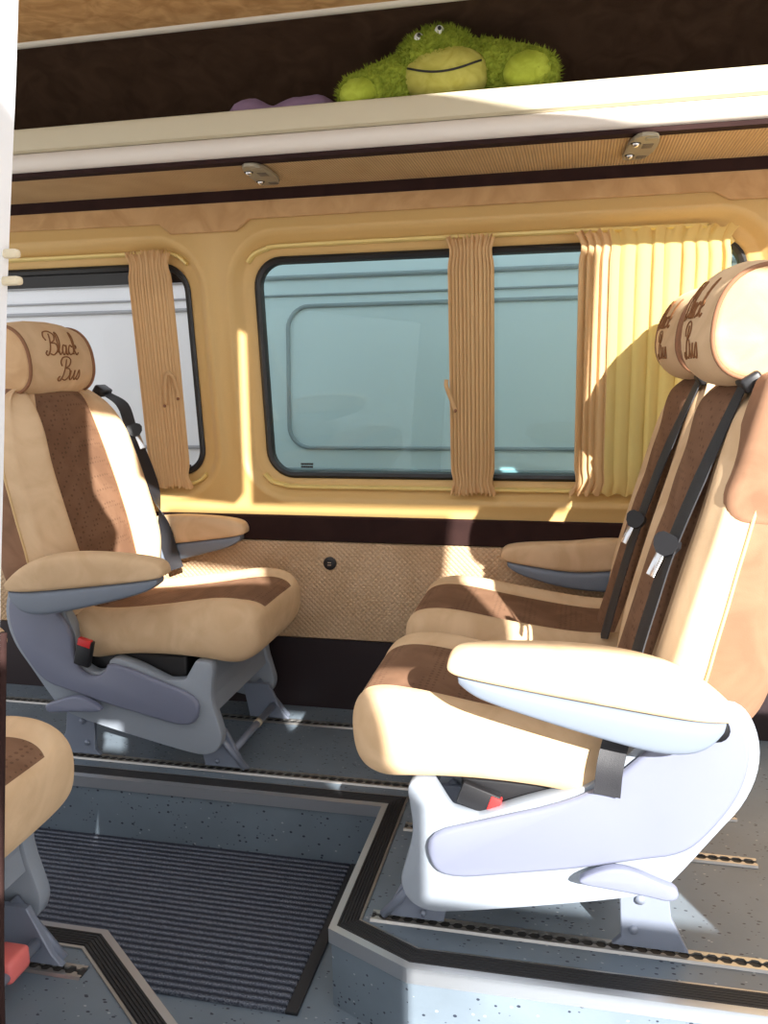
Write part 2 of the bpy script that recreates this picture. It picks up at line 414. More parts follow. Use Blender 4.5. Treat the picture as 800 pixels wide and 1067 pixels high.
    i_ = BASE.index((.10,.42)); BS = BASE[:i_]+NB+BASE[i_+2:] if notch else BASE
    i_ = COVER.index((.017,.335)); CV = COVER[:i_]+[(x, z-.006) for x, z in NB[::-1]]+COVER[i_+2:] if notch else COVER
    base = chaikin(BS, 2); cov = chaikin(CV, 2); lev = chaikin(LEVER, 2)
    for s in (-1, 1):
        side = obj('side_panel', prism(base, s*.190, s*.226, .008, 2, f), M['shell'], root, auto=40)
        obj('side_cover', prism(cov, s*.2255, s*.244, .010, 3, f), M['grey'], side, auto=50)
        if s in arms: obj('adjuster_lever', prism(lev, s*.243, s*.266, .008, 3, f), M['grey'], side, auto=50)
        if s not in arms: continue
        dzs = arm_dz if s == 1 else 0
        dn = lambda ch: [(x, z-dzs*min(1, max(0, (.25-x)/.25))) for x, z in ch]
        AT = [(-.208,.602),(-.204,.620),(-.182,.632),(-.10,.640),(0,.643),(.08,.639),(.16,.622),(.22,.592),(.262,.553)]
        AB = [(-.207,.592),(-.199,.584),(-.165,.577),(-.10,.567),(0,.553),(.08,.543),(.16,.533),(.22,.528),(.258,.530)]
        AW = [.024,.031,.034,.035,.035,.035,.034,.032,.024]
        rg = [(-.9,.06,0,0),(-.5,0,.001,0),(0,0,.003,0),(.5,0,.001,0),(.9,.06,0,0),(1,.35,0,0),(1,.8,0,0),(.94,1,0,0),(0,1,0,0),(-.94,1,0,0),(-1,.8,0,0),(-1,.35,0,0)]
        arm = obj('armrest', ringloft(dn(AT), dn(AB), AW, rg, f, s*.280), [M['cream']], root, sub=2)
        ST = [(-.190,.583),(-.165,.578),(-.10,.568),(0,.554),(.08,.544),(.16,.534),(.22,.529),(.254,.530)]
        SB = [(-.188,.566),(-.160,.545),(-.10,.528),(-.03,.508),(.08,.481),(.165,.464),(.225,.475),(.250,.512)]
        SW = [.020,.031,.034,.034,.034,.033,.030,.022]
        obj('armrest_shell', ringloft(dn(ST), dn(SB), SW, rg, f, s*.280), [M['armgrey']], arm, sub=2)
        b = bmesh.new(); add_tube(b, [(f*.245, s*.22, .50), (f*.245, s*.262, .50)], .022, 16); obj('hinge', b, M['dark'], arm)
    b = bmesh.new(); q = [(-.292,.335),(-.281,.268),(-.279,.228),(-.288,.185),(-.282,.185),(-.270,.335)]
    fp = obj('front_panel', prism(q, -.188, .188, 0, 1, f), M['shell'], root, smooth=False); b.free()
    b = bmesh.new(); add_box(b, (min(-f*.20, f*.12), -.182, .20), (max(-f*.20, f*.12), .186, .334), bev=.01); obj('seat_pan', b, M['dark'], root)
    for s in (-1, 1):
        y0, y1 = s*.163, s*.178
        ff = prism([(-.300,.125),(-.215,.125),(-.222,.085),(-.235,.012),(-.365,.012),(-.345,.035)], y0, y1, .002, 1, f)
        ft = obj('front_foot', ff, M['foot'], root, auto=40)
        b = bmesh.new(); add_tube(b, [(-f*.262, s*.182, .13), (-f*.358, s*.182, .016)], .009, 8); obj('foot_strut', b, M['foot'], ft)
        for (bx, bz, br) in ((-.235,.06,.009),(-.275,.03,.006)):
            b = bmesh.new(); add_tube(b, [(f*bx, s*.17, bz), (f*bx, s*.186, bz)], br, 12); obj('bolt', b, M['foot'], ft)
        rf = obj('rear_foot', prism([(.10,.165),(.185,.175),(.198,.08),(.232,.012),(.092,.012),(.108,.03)], y0, y1, .002, 1, f), M['foot'], root, auto=40)
        for (bx, bz, br) in ((.14,.115,.009),(.13,.05,.008)):
            b = bmesh.new(); add_tube(b, [(f*bx, s*.17, bz), (f*bx, s*.184, bz)], br, 12); obj('bolt', b, M['foot'], rf)
    b = bmesh.new(); add_tube(b, [(-f*.315, -.165, .055), (-f*.315, .165, .055)], .011, 12); cb = obj('cross_bar', b, M['foot'], root)
    b = bmesh.new(); add_tube(b, [(-f*.315, .02, .055), (-f*.315, .038, .055)], .0125, 12); obj('cross_bar_ring', b, M['hook'], cb)
    # --- trimmings
    if belt:
        pts, wid = belt
        P = catmull([Vector((f*sh(x, z), y, z)) for x, y, z in pts], 6)
        b = bmesh.new(); rows = []
        for i, p in enumerate(P):
            t = (P[min(i+1, len(P)-1)]-P[max(i-1, 0)]).normalized()
            k_ = min(1, max(0, (i/(len(P)-1)-.55)/.25))*(1 if len(pts) > 6 else 0); w = Vector((-f*.25, 1, .1)).lerp(Vector((f*1., -.1, -.15)), k_); w = (w-t*w.dot(t)).normalized(); nn = t.cross(w).normalized()*.0012
            tt = i/(len(P)-1); ww = wid*(.65+.35*min(1, tt*6))
            rows.append([b.verts.new(p+w*ww*a+nn*c) for a, c in ((-.5,-1),(-.17,-2),(.17,-2),(.5,-1),(.5,1),(.17,0),(-.17,0),(-.5,1))])
        for i in range(len(rows)-1):
            for k in range(8): b.faces.new([rows[i][k], rows[i][(k+1) % 8], rows[i+1][(k+1) % 8], rows[i+1][k]])
        b.faces.new(rows[0]); b.faces.new(rows[-1])
        bl = obj('seat_belt', b, M['belt'], root, auto=30)
        # guide at the shoulder
        x, y, z = pts[0]
        b = bmesh.new(); add_box(b, (-.018, -.030, -.014), (.018, .030, .014), bev=.006)
        bmesh.ops.rotate(b, verts=b.verts, matrix=Matrix.Rotation(-f*.6, 3, 'Y')); bmesh.ops.translate(b, verts=b.verts, vec=(f*(sh(x, z)+.012), y, z+.008))
        obj('belt_guide', b, M['dark'], bl)
        # tongue
        x, y, z = pts[2]
        pl = [(-.027,.004),(-.024,.013),(-.014,.020),(.014,.020),(.024,.013),(.027,.004),(.022,-.010),(.010,-.020),(-.010,-.020),(-.022,-.010)]
        b = bmesh.new(); 
        va = [b.verts.new((0, p[0], p[1])) for p in pl]; vb = [b.verts.new((-f*.010, p[0], p[1])) for p in pl]
        b.faces.new(va); b.faces.new(vb[::-1])
        for i in range(len(pl)): b.faces.new([va[i], vb[i], vb[(i+1) % len(pl)], va[(i+1) % len(pl)]])
        rot = Matrix.Rotation(f*.85, 3, 'Z') @ Matrix.Rotation(f*.32, 3, 'Y') @ Matrix.Rotation(.25, 3, 'X')
        bmesh.ops.rotate(b, verts=b.verts, matrix=rot); bmesh.ops.translate(b, verts=b.verts, vec=(f*(sh(x, z)-.006), y, z))
        tg = obj('belt_tongue', b, M['dark'], bl, auto=30)
        b = bmesh.new(); add_box(b, (-.0015, -.009, -.062), (.0015, .009, -.016), bev=.0015)
        bmesh.ops.rotate(b, verts=b.verts, matrix=rot); bmesh.ops.translate(b, verts=b.verts, vec=(f*(sh(x, z)-.012), y, z))
        obj('tongue_blade', b, M['chrome'], bl)
    if buckle:
        x, y, z, tilt = buckle
        b = bmesh.new(); add_box(b, (-.023, -.010, -.036), (.023, .010, .040), bev=.004)
        rot = Matrix.Rotation(f*tilt, 3, 'Y')
        bmesh.ops.rotate(b, verts=b.verts, matrix=rot); bmesh.ops.translate(b, verts=b.verts, vec=(f*x, y, z)); bc = obj('belt_buckle', b, M['dark'], root, auto=40)
        b = bmesh.new(); add_box(b, (-.019, -.012, .022), (.019, .004, .0435), bev=.002)
        bmesh.ops.rotate(b, verts=b.verts, matrix=rot); bmesh.ops.translate(b, verts=b.verts, vec=(f*x, y, z)); obj('buckle_button', b, M['red'], bc, auto=40)
    if frontlever:
        b = bmesh.new(); add_box(b, (-.028, -.03, -.022), (.028, .03, .022), bev=.008)
        bmesh.ops.translate(b, verts=b.verts, vec=(-f*.300, frontlever, .060)); hl = obj('slide_handle', b, M['coral'], root)
    def twist(o):
        if o.data not in done:
            done.append(o.data)
            for v in o.data.vertices: v.co.x -= f*tw*v.co.y
        for c in o.children: twist(c)
    done = []
    for o in list(root.children):
        if o.name.split('.')[0] in ('backrest', 'headrest', 'headrest_post'): twist(o)
    return root

LBELT = [(.235,.215,1.04),(.185,.226,1.0),(.165,.236,.92),(.115,.238,.78),(.085,.238,.66),(.06,.238,.55),(.03,.236,.47)]
NEAR_Y, FAR_Y, FRONT_Y, LX = 1.69, 2.23, 1.08, -1.23
make_seat((0, NEAR_Y, 0), 1, 'sunlit cream and brown suede seat at the right, nearest, with brown shoulder pad', None,
          arms=(-1,), head_z=.033, belt=([(.280,-.120,1.070),(.226,-.128,.934),(.174,-.132,.79),(.146,-.140,.69),(.116,-.160,.58),(.095,-.205,.49),(.075,-.250,.42),(.07,-.256,.36)], .046), buckle=(-.165, -.196, .300, 1.9), shoulder=-1)
make_seat((0, FAR_Y, 0), 1, 'cream and brown suede seat by the wall, half hidden behind the sunlit seat', None,
          arms=(1,), head_z=.033, arm_dz=.055, belt=([(.280,-.120,1.068),(.213,-.128,.90),(.158,-.132,.735),(.133,-.14,.65),(.104,-.155,.54),(.08,-.19,.45)], .046))
make_seat((LX, FAR_Y, 0), -1, 'cream and brown suede seat on the left facing right, two armrests, lettered headrest fully visible', None, recline=.0,
          buckle=(.066, -.256, .352, -.25), notch=True, bol=2.6, tw=.13, fwd=.012, head_x=.022, belt=(LBELT, .05))
make_seat((LX-.052, FRONT_Y, 0), -1, 'front left seat cut off by the photo edge, only its cushion and one foot show', None, frontlever=.10)

# ------------------------------------------------------------------ wall with windows
TILT = .091
def wy(z, off=0): return 2.536-off-TILT*(z-.643)     # tilted upper wall
XL, XR = -2.6, 1.7
def rrect(x0, x1, z0, z1, r, n=8, shear=0):
    P = []
    for cx, cz, a0 in ((x1-r, z1-r, 0), (x0+r, z1-r, PI/2), (x0+r, z0+r, PI), (x1-r, z0+r, 1.5*PI)):
        for k in range(n+1):
            a = a0+PI/2*k/n; P.append((cx+r*math.cos(a), cz+r*math.sin(a)))
    return P
def window_ring(bm, x0, x1, z0, z1, cell, r, prof, mi=0):
    rows = []
    base = rrect(x0, x1, z0, z1, r)
    m = len(base)
    # outer row on the cell rectangle
    for (o, dep) in prof:
        pr = rrect(x0-o, x1+o, z0-o, z1+o, r+o)
        rows.append([bm.verts.new((p[0], wy(p[1])+dep, p[1])) for p in pr])
    c0, c1, d0, d1 = cell
    pr = rrect(x0-prof[0][0], x1+prof[0][0], z0-prof[0][0], z1+prof[0][0], r+prof[0][0])
    cx, cz = (x0+x1)/2, (z0+z1)/2
    out = []
    n = m//4
    for i, p in enumerate(pr):
        q = i//n; k = (i % n)/(n-1)
        if q == 0: P = (c1, p[1]) if k < .5 else (p[0], d1)
        elif q == 1: P = (p[0], d1) if k < .5 else (c0, p[1])
        elif q == 2: P = (c0, p[1]) if k < .5 else (p[0], d0)
        else: P = (p[0], d0) if k < .5 else (c1, p[1])
        if abs(k-.5) < .01: P = [(c1, d1), (c0, d1), (c0, d0), (c1, d0)][q]
        out.append(bm.verts.new((P[0], wy(P[1]), P[1])))
    rows = [out]+rows
    for a, b in zip(rows[:-1], rows[1:]):
        for i in range(m):
            vs = [a[i], a[(i+1) % m], b[(i+1) % m], b[i]]
            try: bm.faces.new(vs)
            except ValueError: pass
ZB, ZT = .643, 1.60
W1 = (-2.75, -1.178, .770, 1.432); W2 = (-.958, .44, .766, 1.436)
PROF = [(.090,0),(.082,-.006),(.072,-.006),(.058,.006),(.044,.024),(.034,.028),(.012,.030),(.006,.036),(0,.040),(0,.052)]
bm = bmesh.new()
window_ring(bm, *W1, (XL-.3, -1.075, ZB, ZT), .085, PROF)
window_ring(bm, *W2, (-1.075, .55, ZB, ZT), .085, PROF)
b2 = bmesh.new()
vs = [b2.verts.new(p) for p in ((.55, wy(ZB), ZB), (XR, wy(ZB), ZB), (XR, wy(ZT), ZT), (.55, wy(ZT), ZT))]; b2.faces.new(vs); merge(bm, b2)
bmesh.ops.remove_doubles(bm, verts=bm.verts, dist=.0005)
wall = obj('wall_back', bm, M['walltan'], auto=50); tag(wall, 'moulded tan wall with two window recesses', 'wall', kind='structure')
# outer skin of the van's side is left to the panes; lower wall
def slab(name, poly_yz, mat, x0=XL, x1=XR, parent=None, bev=0):
    return obj(name, prism(poly_yz, x0, x1, bev, 2, 1, 'x'), mat, parent, auto=35)
o = slab('trim_1', [(2.536,.561),(2.524,.566),(2.522,.64),(2.528,.645),(2.56,.645),(2.56,.561)], M['strip']); tag(o, 'dark brown horizontal trim strip below the windows', 'trim', kind='structure')
o = slab('wall_lower', [(2.536,.236),(2.527,.242),(2.527,.558),(2.536,.562),(2.57,.562),(2.57,.236)], M['quilt']); tag(o, 'quilted tan suede panel of the lower wall', 'wall', kind='structure')
o = slab('baseboard_back', [(2.530,-.0),(2.530,.236),(2.57,.236),(2.57,0)], M['skirt']); tag(o, 'dark brown skirting panel above the floor', 'baseboard', kind='structure')
# suede header band with dips between the windows
band = [(XL,1.552),(-1.235,1.541),(-1.20,1.512),(-.99,1.512),(-.945,1.543),(.34,1.546),(.38,1.524),(.60,1.522),(.64,1.545),(XR,1.545),(XR,1.615),(XL,1.615)]
bm = prism(band, 0, .012, .003, 1)
for v in bm.verts: v.co.y = wy(v.co.z, .014)+v.co.y
o = obj('trim_2', bm, M['band'], auto=35); tag(o, 'tan suede header band stepping down between the windows', 'trim', kind='structure')
o = slab('trim_3', [(2.428,1.592),(2.422,1.622),(2.47,1.630),(2.47,1.590)], M['strip']); tag(o, 'dark brown strip where the shelf meets the wall', 'trim', kind='structure')

# window fittings
def window(name, w, glassmat, label):
    x0, x1, z0, z1 = w
    bm = bmesh.new()
    rows = []
    for o_, dep in ((.004,.034),(-.004,.030),(-.014,.034),(-.018,.046),(-.018,.056),(.004,.056)):
        rows.append([bm.verts.new((p[0], wy(p[1])+dep, p[1])) for p in rrect(x0-o_, x1+o_, z0-o_, z1+o_, .085+o_)])
    m = len(rows[0])
    for a in range(len(rows)):
        A, B = rows[a], rows[(a+1) % len(rows)]
        for i in range(m): bm.faces.new([A[i], A[(i+1) % m], B[(i+1) % m], B[i]])
    fr = obj(name, bm, M['gasket'], auto=40); tag(fr, label, 'window', kind='structure')
    bm = bmesh.new()
    pts = rrect(x0+.012, x1-.012, z0+.012, z1-.012, .07)
    bm.faces.new([bm.verts.new((p[0], wy(p[1])+.050, p[1])) for p in pts])
    obj('window_pane', bm, glassmat, fr)
    return fr
w1 = window('window_1', W1, M['glass'], 'left window with rubber gasket')
w2 = window('window_2', W2, M['tint'], 'middle window with tinted pane in rubber gasket')
# dark top band of the left window
bm = bmesh.new(); P = [(-2.7,1.378),(-1.20,1.378),(-1.20,1.425),(-2.7,1.425)]
bm.faces.new([bm.verts.new((x, wy(z)+.046, z)) for x, z in P]); r = bmesh.ops.extrude_face_region(bm, geom=bm.faces[:])
for v in r['geom']:
    if isinstance(v, bmesh.types.BMVert): v.co.y += .003
obj('window_top_band', bm, M['gasket'], w1, smooth=False)
bm = bmesh.new(); add_box(bm, (-2.7, wy(.79)+.040, .775), (-1.235, wy(.79)+.048, .800)); obj('window_bottom_band', bm, M['gasket'], w1, smooth=False)
# small maker's mark etched on the pane
bm = bmesh.new()
random.seed(3)
for row in range(2):
    x = -.853
    while x < -.815:
        wd = random.uniform(.002, .006); z = .806-row*.009
        add_box(bm, (x, wy(z)+.044, z-.003), (x+wd, wy(z)+.0485, z+.003)); x += wd+.0015
obj('etched_mark', bm, M['gasket'], w2, smooth=False)

# curtain rails
def rail(name, path, label):
    bm = bmesh.new()
    P = catmull([Vector((x, 0, z)) for x, z in path], 6)
    prof = [(-.006,-.004),(-.006,.010),(-.002,.016),(.004,.016),(.007,.010),(.007,-.004)]
    rows = []
    for i, p in enumerate(P):
        t = (P[min(i+1, len(P)-1)]-P[max(i-1, 0)]).normalized(); n = Vector((-t.z, 0, t.x))
        rows.append([bm.verts.new((p.x+n.x*a, wy(p.z+n.z*a)-d+.026, p.z+n.z*a)) for a, d in prof])
    for i in range(len(rows)-1):
        for k in range(len(prof)):
            bm.faces.new([rows[i][k], rows[i][(k+1) % len(prof)], rows[i+1][(k+1) % len(prof)], rows[i+1][k]])
    bm.faces.new(rows[0]); bm.faces.new(rows[-1])
    o = obj(name, bm, M['rail'], auto=45); tag(o, label, 'curtain rail'); return o
rail('curtain_rail', [(-.972,1.425),(-.950,1.447),(-.91,1.461),(-.86,1.467),(-.5,1.469),(.25,1.468),(.33,1.463),(.375,1.445),(.40,1.42)], 'cream curtain rail along the top of the middle window')
rail('curtain_rail', [(-.968,.775),(-.945,.752),(-.90,.739),(-.84,.735),(-.4,.735),(.35,.735)], 'cream curtain rail along the bottom of the middle window')
rail('curtain_rail', [(-2.5,1.462),(-1.5,1.464),(-1.27,1.463),(-1.205,1.455),(-1.170,1.428)], 'cream curtain rail along the top of the left window')
rail('curtain_rail', [(-2.5,.738),(-1.5,.738),(-1.26,.738),(-1.20,.748),(-1.168,.772)], 'cream curtain rail along the bottom of the left window')

# curtains
def curtain(xa, xb, zt, zb, pleats, amp, mats, label, seed, skew=0, split=None, cuts=220, mid=0.):
    random.seed(seed)
    root = empty('curtain', ((xa+xb)/2, wy((zt+zb)/2, .02), (zt+zb)/2), label, 'curtain', None)
    ox, oy, oz = root.location
    nu = cuts; nv = 44
    ph = []; s = 0
    bm = bmesh.new(); rows = []
    warp = [random.uniform(.75, 1.3) for _ in range(40)]
    def phase(u):
        k = u*len(warp); i = int(k); return (sum(warp[:i])+(k-i)*warp[min(i, len(warp)-1)])/sum(warp)
    amps = [random.uniform(.5, 1.1) for _ in range(60)]
    for j in range(nv+1):
        t = j/nv; z = zt+(zb-zt)*t
        row = []
        edge = min(t, 1-t)
        fl = 1.0 if edge > .05 else .8+.2*edge/.05
        frill = max(0, 1-edge/.035)
        for i in range(nu+1):
            u = i/nu
            p = phase(u)*pleats
            if split is not None and u >= split: p = phase(split)*pleats+(phase(u)-phase(split))*pleats*.62
            a = amp*amps[int(p) % 60]*(1 if split is None or u < split else .62)
            sn = math.sin(2*PI*p+.25*math.sin(t*3+u*5)); dep = a*(2*abs(math.sin(PI*p+.12*math.sin(t*3+u*5)))**.75-1.1)*(1-.45*math.exp(-((edge-.05)/.03)**2))
            dep += frill*.004*math.sin(2*PI*p*1.5+1)
            cx = (xa+xb)/2; w = (xb-xa)
            nw = 1-(.10 if w < .2 else .03)*math.exp(-((edge-.055)/.03)**2)+.07*frill - mid*math.sin(PI*t)
            x = cx+(u-.5)*w*nw+skew*(t-.5)+.3*a*math.cos(2*PI*p)
            zz = z+(.006*math.sin(2*PI*p*.9+2)*frill)
            row.append(bm.verts.new((x-ox, wy(zz, .016)-dep-oy, zz-oz)))
        rows.append(row)
    for j in range(nv):
        for i in range(nu):
            f = bm.faces.new([rows[j][i], rows[j][i+1], rows[j+1][i+1], rows[j+1][i]])
            f.material_index = 0 if split is None or (i/nu) < split else 1
    o = obj('curtain_cloth', bm, mats, root)
    return root
def tie(root, pts, buttons):
    b = bmesh.new(); P = catmull([Vector(p) for p in pts], 5)
    rows = []
    for i, p in enumerate(P):
        t = (P[min(i+1, len(P)-1)]-P[max(i-1, 0)]).normalized(); n = Vector((t.z, 0, -t.x))
        rows.append([b.verts.new(p+n*.006+Vector((0,.003,0))), b.verts.new(p+n*.006), b.verts.new(p-n*.006), b.verts.new(p-n*.006+Vector((0,.003,0)))])
    for i in range(len(rows)-1):
        for k in range(4): b.faces.new([rows[i][k], rows[i][(k+1) % 4], rows[i+1][(k+1) % 4], rows[i+1][k]])
    b.faces.new(rows[0]); b.faces.new(rows[-1])
    loc = Vector(root.location)
    for v in b.verts: v.co -= loc
    o = obj('curtain_tie', b, M['curtain'], root)
    for p in buttons:
        b = bmesh.new(); bmesh.ops.create_uvsphere(b, u_segments=10, v_segments=6, radius=.005); bmesh.ops.translate(b, verts=b.verts, vec=Vector(p)-loc)
        obj('tie_button', b, M['dpiping'], o)
c1 = curtain(-1.352, -1.213, 1.464, .732, 13, .0075, [M['curtain']], 'gathered tan curtain hanging in the left window', 1)
tie(c1, [(-1.262, wy(1.0,.036), 1.0), (-1.258, wy(1.06,.036), 1.06), (-1.246, wy(1.10,.037), 1.10), (-1.226, wy(1.085,.037), 1.085), (-1.218, wy(1.04,.036), 1.045), (-1.216, wy(1.02,.034), 1.02)], [(-1.262, wy(1.0,.042), .998), (-1.216, wy(1.02,.038), 1.02)])
c2 = curtain(-.362, -.232, 1.464, .726, 12, .0075, [M['curtain']], 'gathered tan curtain hanging in the middle of the middle window', 2)
tie(c2, [(-.366, wy(1.07,.042), 1.07), (-.366, wy(1.05,.045), 1.05), (-.352, wy(1.01,.045), 1.01), (-.338, wy(.98,.045), .975)], [(-.340, wy(.98,.05), .98)])
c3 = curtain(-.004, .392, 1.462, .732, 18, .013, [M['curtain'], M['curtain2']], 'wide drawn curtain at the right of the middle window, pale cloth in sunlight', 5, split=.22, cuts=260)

# ------------------------------------------------------------------ socket
s = empty('power_socket', (-.753, 2.527, .493), 'round black power socket on the quilted lower wall', 'socket')
b = bmesh.new(); add_tube(b, [(0,.004,0),(0,-.006,0),(0,-.008,0)], [.021,.021,.018], 24); obj('socket_ring', b, M['dark'], s, auto=40)
b = bmesh.new(); add_tube(b, [(0,-.007,0),(0,-.0095,0)], .011, 20); obj('socket_cap', b, M['rubber'], s, auto=40)
for dz in (-.004,.004):
    b = bmesh.new(); add_box(b, (-.006,-.0105,dz-.0012), (.006,-.009,dz+.0012)); obj('socket_slot', b, M['chrome'], s, smooth=False)

# ------------------------------------------------------------------ luggage shelf and ceiling
sh_ = empty('luggage_shelf', (0, 2.25, 1.65), 'long overhead luggage shelf with beige lip and ivory edge above the windows', 'shelf')
def shelfpart(name, poly, mat, x0=XL, x1=XR, bev=0):
    o = slab(name, [(y-2.25, z-1.65) for y, z in poly], mat, x0, x1, sh_, bev); return o
shelfpart('shelf_lip', [(2.112,1.684),(2.104,1.690),(2.099,1.730),(2.102,1.741),(2.112,1.745),(2.128,1.742),(2.134,1.73),(2.136,1.684)], M['lip'])
tb = [(2.14,1.633),(2.112,1.634),(2.101,1.642),(2.096,1.655),(2.099,1.670),(2.106,1.680),(2.116,1.684),(2.14,1.684)]
shelfpart('shelf_edge', chaikin(tb, 1), M['tube'])
shelfpart('shelf_gasket', [(2.112,1.624),(2.112,1.635),(2.15,1.635),(2.15,1.624)], M['strip'])
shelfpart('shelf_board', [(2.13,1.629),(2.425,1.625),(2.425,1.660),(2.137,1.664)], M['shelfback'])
shelfpart('shelf_underside', [(2.132,1.6255),(2.424,1.6215),(2.424,1.6255),(2.132,1.6295)], M['under'])
bk = [(2.425,1.62),(2.41,1.74),(2.36,1.86),(2.27,1.925),(2.12,1.955),(2.08,1.955),(2.08,1.965),(2.13,1.967),(2.28,1.94),(2.38,1.87),(2.43,1.745),(2.445,1.62)]
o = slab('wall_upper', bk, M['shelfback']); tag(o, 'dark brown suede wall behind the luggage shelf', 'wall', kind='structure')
o = slab('trim_4', chaikin([(2.076,1.930),(2.090,1.930),(2.098,1.936),(2.098,1.952),(2.068,1.952),(2.068,1.936)], 1), M['trim']); tag(o, 'pale trim strip along the ceiling edge above the shelf', 'trim', kind='structure')
CEIL_Y = 1.79
bm = bmesh.new(); add_box(bm, (XL, CEIL_Y, 1.938), (XR, 2.08, 1.962))
o = obj('ceiling', bm, M['ceil'], smooth=False); tag(o, 'mottled tan suede ceiling', 'ceiling', kind='structure')

# lamp units below the shelf
def lamp_unit(loc, rz, label):
    r = empty('overhead_lamp', loc, label, 'lamp', None); r.rotation_euler = (0, 0, rz)
    pl = chaikin([(-.034,-.115),(.020,-.120),(.034,-.06),(.036,.02),(.026,.095),(.014,.118),(-.028,.118),(-.036,.10)], 2)
    obj('lamp_body', prism(pl, -.010, 0, .003, 2, 1, 'z'), M['lamp'], r, auto=40)
    for y in (-.055,.062):
        b = bmesh.new(); bmesh.ops.create_uvsphere(b, u_segments=14, v_segments=8, radius=.009); bmesh.ops.translate(b, verts=b.verts, vec=(-.020, y, -.010)); obj('bulb', b, M['chrome'], r)
        b = bmesh.new(); add_tube(b, [(-.020, y, -.0095), (-.020, y, -.0112)], .012, 16); obj('bulb_ring', b, M['dark'], r)
    for y0, y1 in ((-.045,-.005),(.072,.098)):
        b = bmesh.new(); add_box(b, (-.002, y0, -.0112), (.022, y1, -.0095), bev=.0008); obj('recess', b, plainlamp, r, auto=40)
    b = bmesh.new(); add_box(b, (-.004, -.108, -.0125), (.024, -.085, -.0095), bev=.001); obj('switch', b, M['lamp'], r, auto=40)
plainlamp = plain('lamp_recess', (.12, .10, .08), .5)
lamp_unit((-.825, 2.235, 1.6225), .10, 'olive grey lamp unit under the shelf, left one above the wall between the windows')
lamp_unit((.140, 2.215, 1.6225), .06, 'olive grey lamp unit under the shelf, right one above the middle window')

# ------------------------------------------------------------------ floor
Z0 = -.172
bm = bmesh.new()
A = [(XL,2.57),(XL,1.948),(-.456,1.948),(-.456,1.464),(-.284,1.385),(XR,1.41),(XR,2.57)]
Bp = [(XL,.70),(XL,1.363),(-.898,1.363),(-.655,1.170),(-.06,.70)]
for poly in (A, Bp):
    b2 = prism(poly, Z0-.03, 0, 0, 1, 1, 'z'); merge(bm, b2)
add_box(bm, (XL, .70, Z0-.03), (XR, 1.96, Z0))
o = obj('floor', bm, M['floor'], smooth=False); tag(o, 'grey speckled vinyl floor with a sunken step well', 'floor', kind='structure')
def sweep(name, path, prof, mat, parent):
    """profile (offset to the left of the path, z) swept along a mitred polyline in xy"""
    bm = bmesh.new(); P = [Vector(p) for p in path]; rows = []
    for i, p in enumerate(P):
        ds = []
        if i > 0: ds.append((P[i]-P[i-1]).normalized())
        if i < len(P)-1: ds.append((P[i+1]-P[i]).normalized())
        ns = [Vector((-d.y, d.x)) for d in ds]
        n = sum(ns, Vector((0, 0))).normalized(); k = 1/max(.3, n.dot(ns[0]))
        rows.append([bm.verts.new((p.x+n.x*o*k, p.y+n.y*o*k, z)) for o, z in prof])
    m = len(prof)
    for i in range(len(rows)-1):
        for k in range(m): bm.faces.new([rows[i][k], rows[i][(k+1) % m], rows[i+1][(k+1) % m], rows[i+1][k]])
    bm.faces.new(rows[0]); bm.faces.new(rows[-1])
    return obj(name, bm, mat, parent, auto=25)
def nosing(path, label):
    r = empty('step_edging', (path[0][0], path[0][1], 0), label, 'edging', None)
    q = [(x-path[0][0], y-path[0][1]) for x, y in path]
    sweep('metal_edge', q, [(-.005,-.028),(-.005,.0035),(.010,.005),(.010,.0005),(-.0005,.0005),(-.0005,-.028)], M['alu'], r)
    pr = [(.010,.0004),(.010,.005)]
    for k in range(6):
        x = .010+k*.0065; pr += [(x+.001,.0062),(x+.0045,.0062),(x+.005,.0035),(x+.0062,.0035)]
    pr += [(.050,.005),(.050,.0004)]
    sweep('rubber_tread', q, pr, M['rubber'], r)
    sweep('metal_lip', q, [(.050,.0004),(.050,.005),(.055,.004),(.055,.0004)], M['rtrack'], r)
nosing([(XL+.01,1.948),(-.456,1.948),(-.456,1.464),(-.284,1.385),(XR-.01,1.41)], 'black ribbed edging with metal lips around the seat platform and step well')
nosing([(-.10,.733),(-.655,1.170),(-.898,1.363),(XL+.01,1.363)], 'black ribbed edging on the small platform under the front left seat')
# carpet mat
mt = empty('floor_mat', (-1.0, 1.68, Z0), 'ribbed blue grey carpet mat lying in the step well', 'mat')
b = bmesh.new(); add_box(b, (-.85,-.262,.0), (.455,.258,.009), bev=.003); obj('mat_pile', b, M['mat'], mt, auto=40)
b = bmesh.new(); add_box(b, (.4555,-.262,.0), (.482,.258,.0085), bev=.002); obj('mat_binding', b, M['rubber'], mt, auto=40)
# seat rails
def seat_rail(y, x0, x1, label):
    r = empty('seat_rail', (x0, y, 0), label, 'rail', None)
    Ln = x1-x0
    b = bmesh.new(); add_box(b, (0,-.011,0), (Ln,.011,.0012)); obj('rail_slot', b, M['rslot'], r, smooth=False)
    b = bmesh.new(); pitch = .0254; n = int(Ln/pitch*8)
    for s in (-1, 1):
        pr = []
        for i in range(n+1):
            x = Ln*i/n; c = abs(math.cos(PI*x/pitch)); inn = .0035+.0065*max(0, 1-((1-c)/.62)**2)**.5 if c > .38 else .0035
            pr.append((x, inn))
        rows = []
        for x, inn in pr: rows.append([b.verts.new((x, s*inn, .001)), b.verts.new((x, s*inn, .0048)), b.verts.new((x, s*.015, .0048)), b.verts.new((x, s*.019, .0005))])
        for i in range(n):
            for k in range(3): b.faces.new([rows[i][k], rows[i+1][k], rows[i+1][k+1], rows[i][k+1]])
    obj('rail_lips', b, M['rtrack'], r, smooth=False)
seat_rail(2.06, XL+.02, .41, 'steel floor rail under the near feet of the left seat')
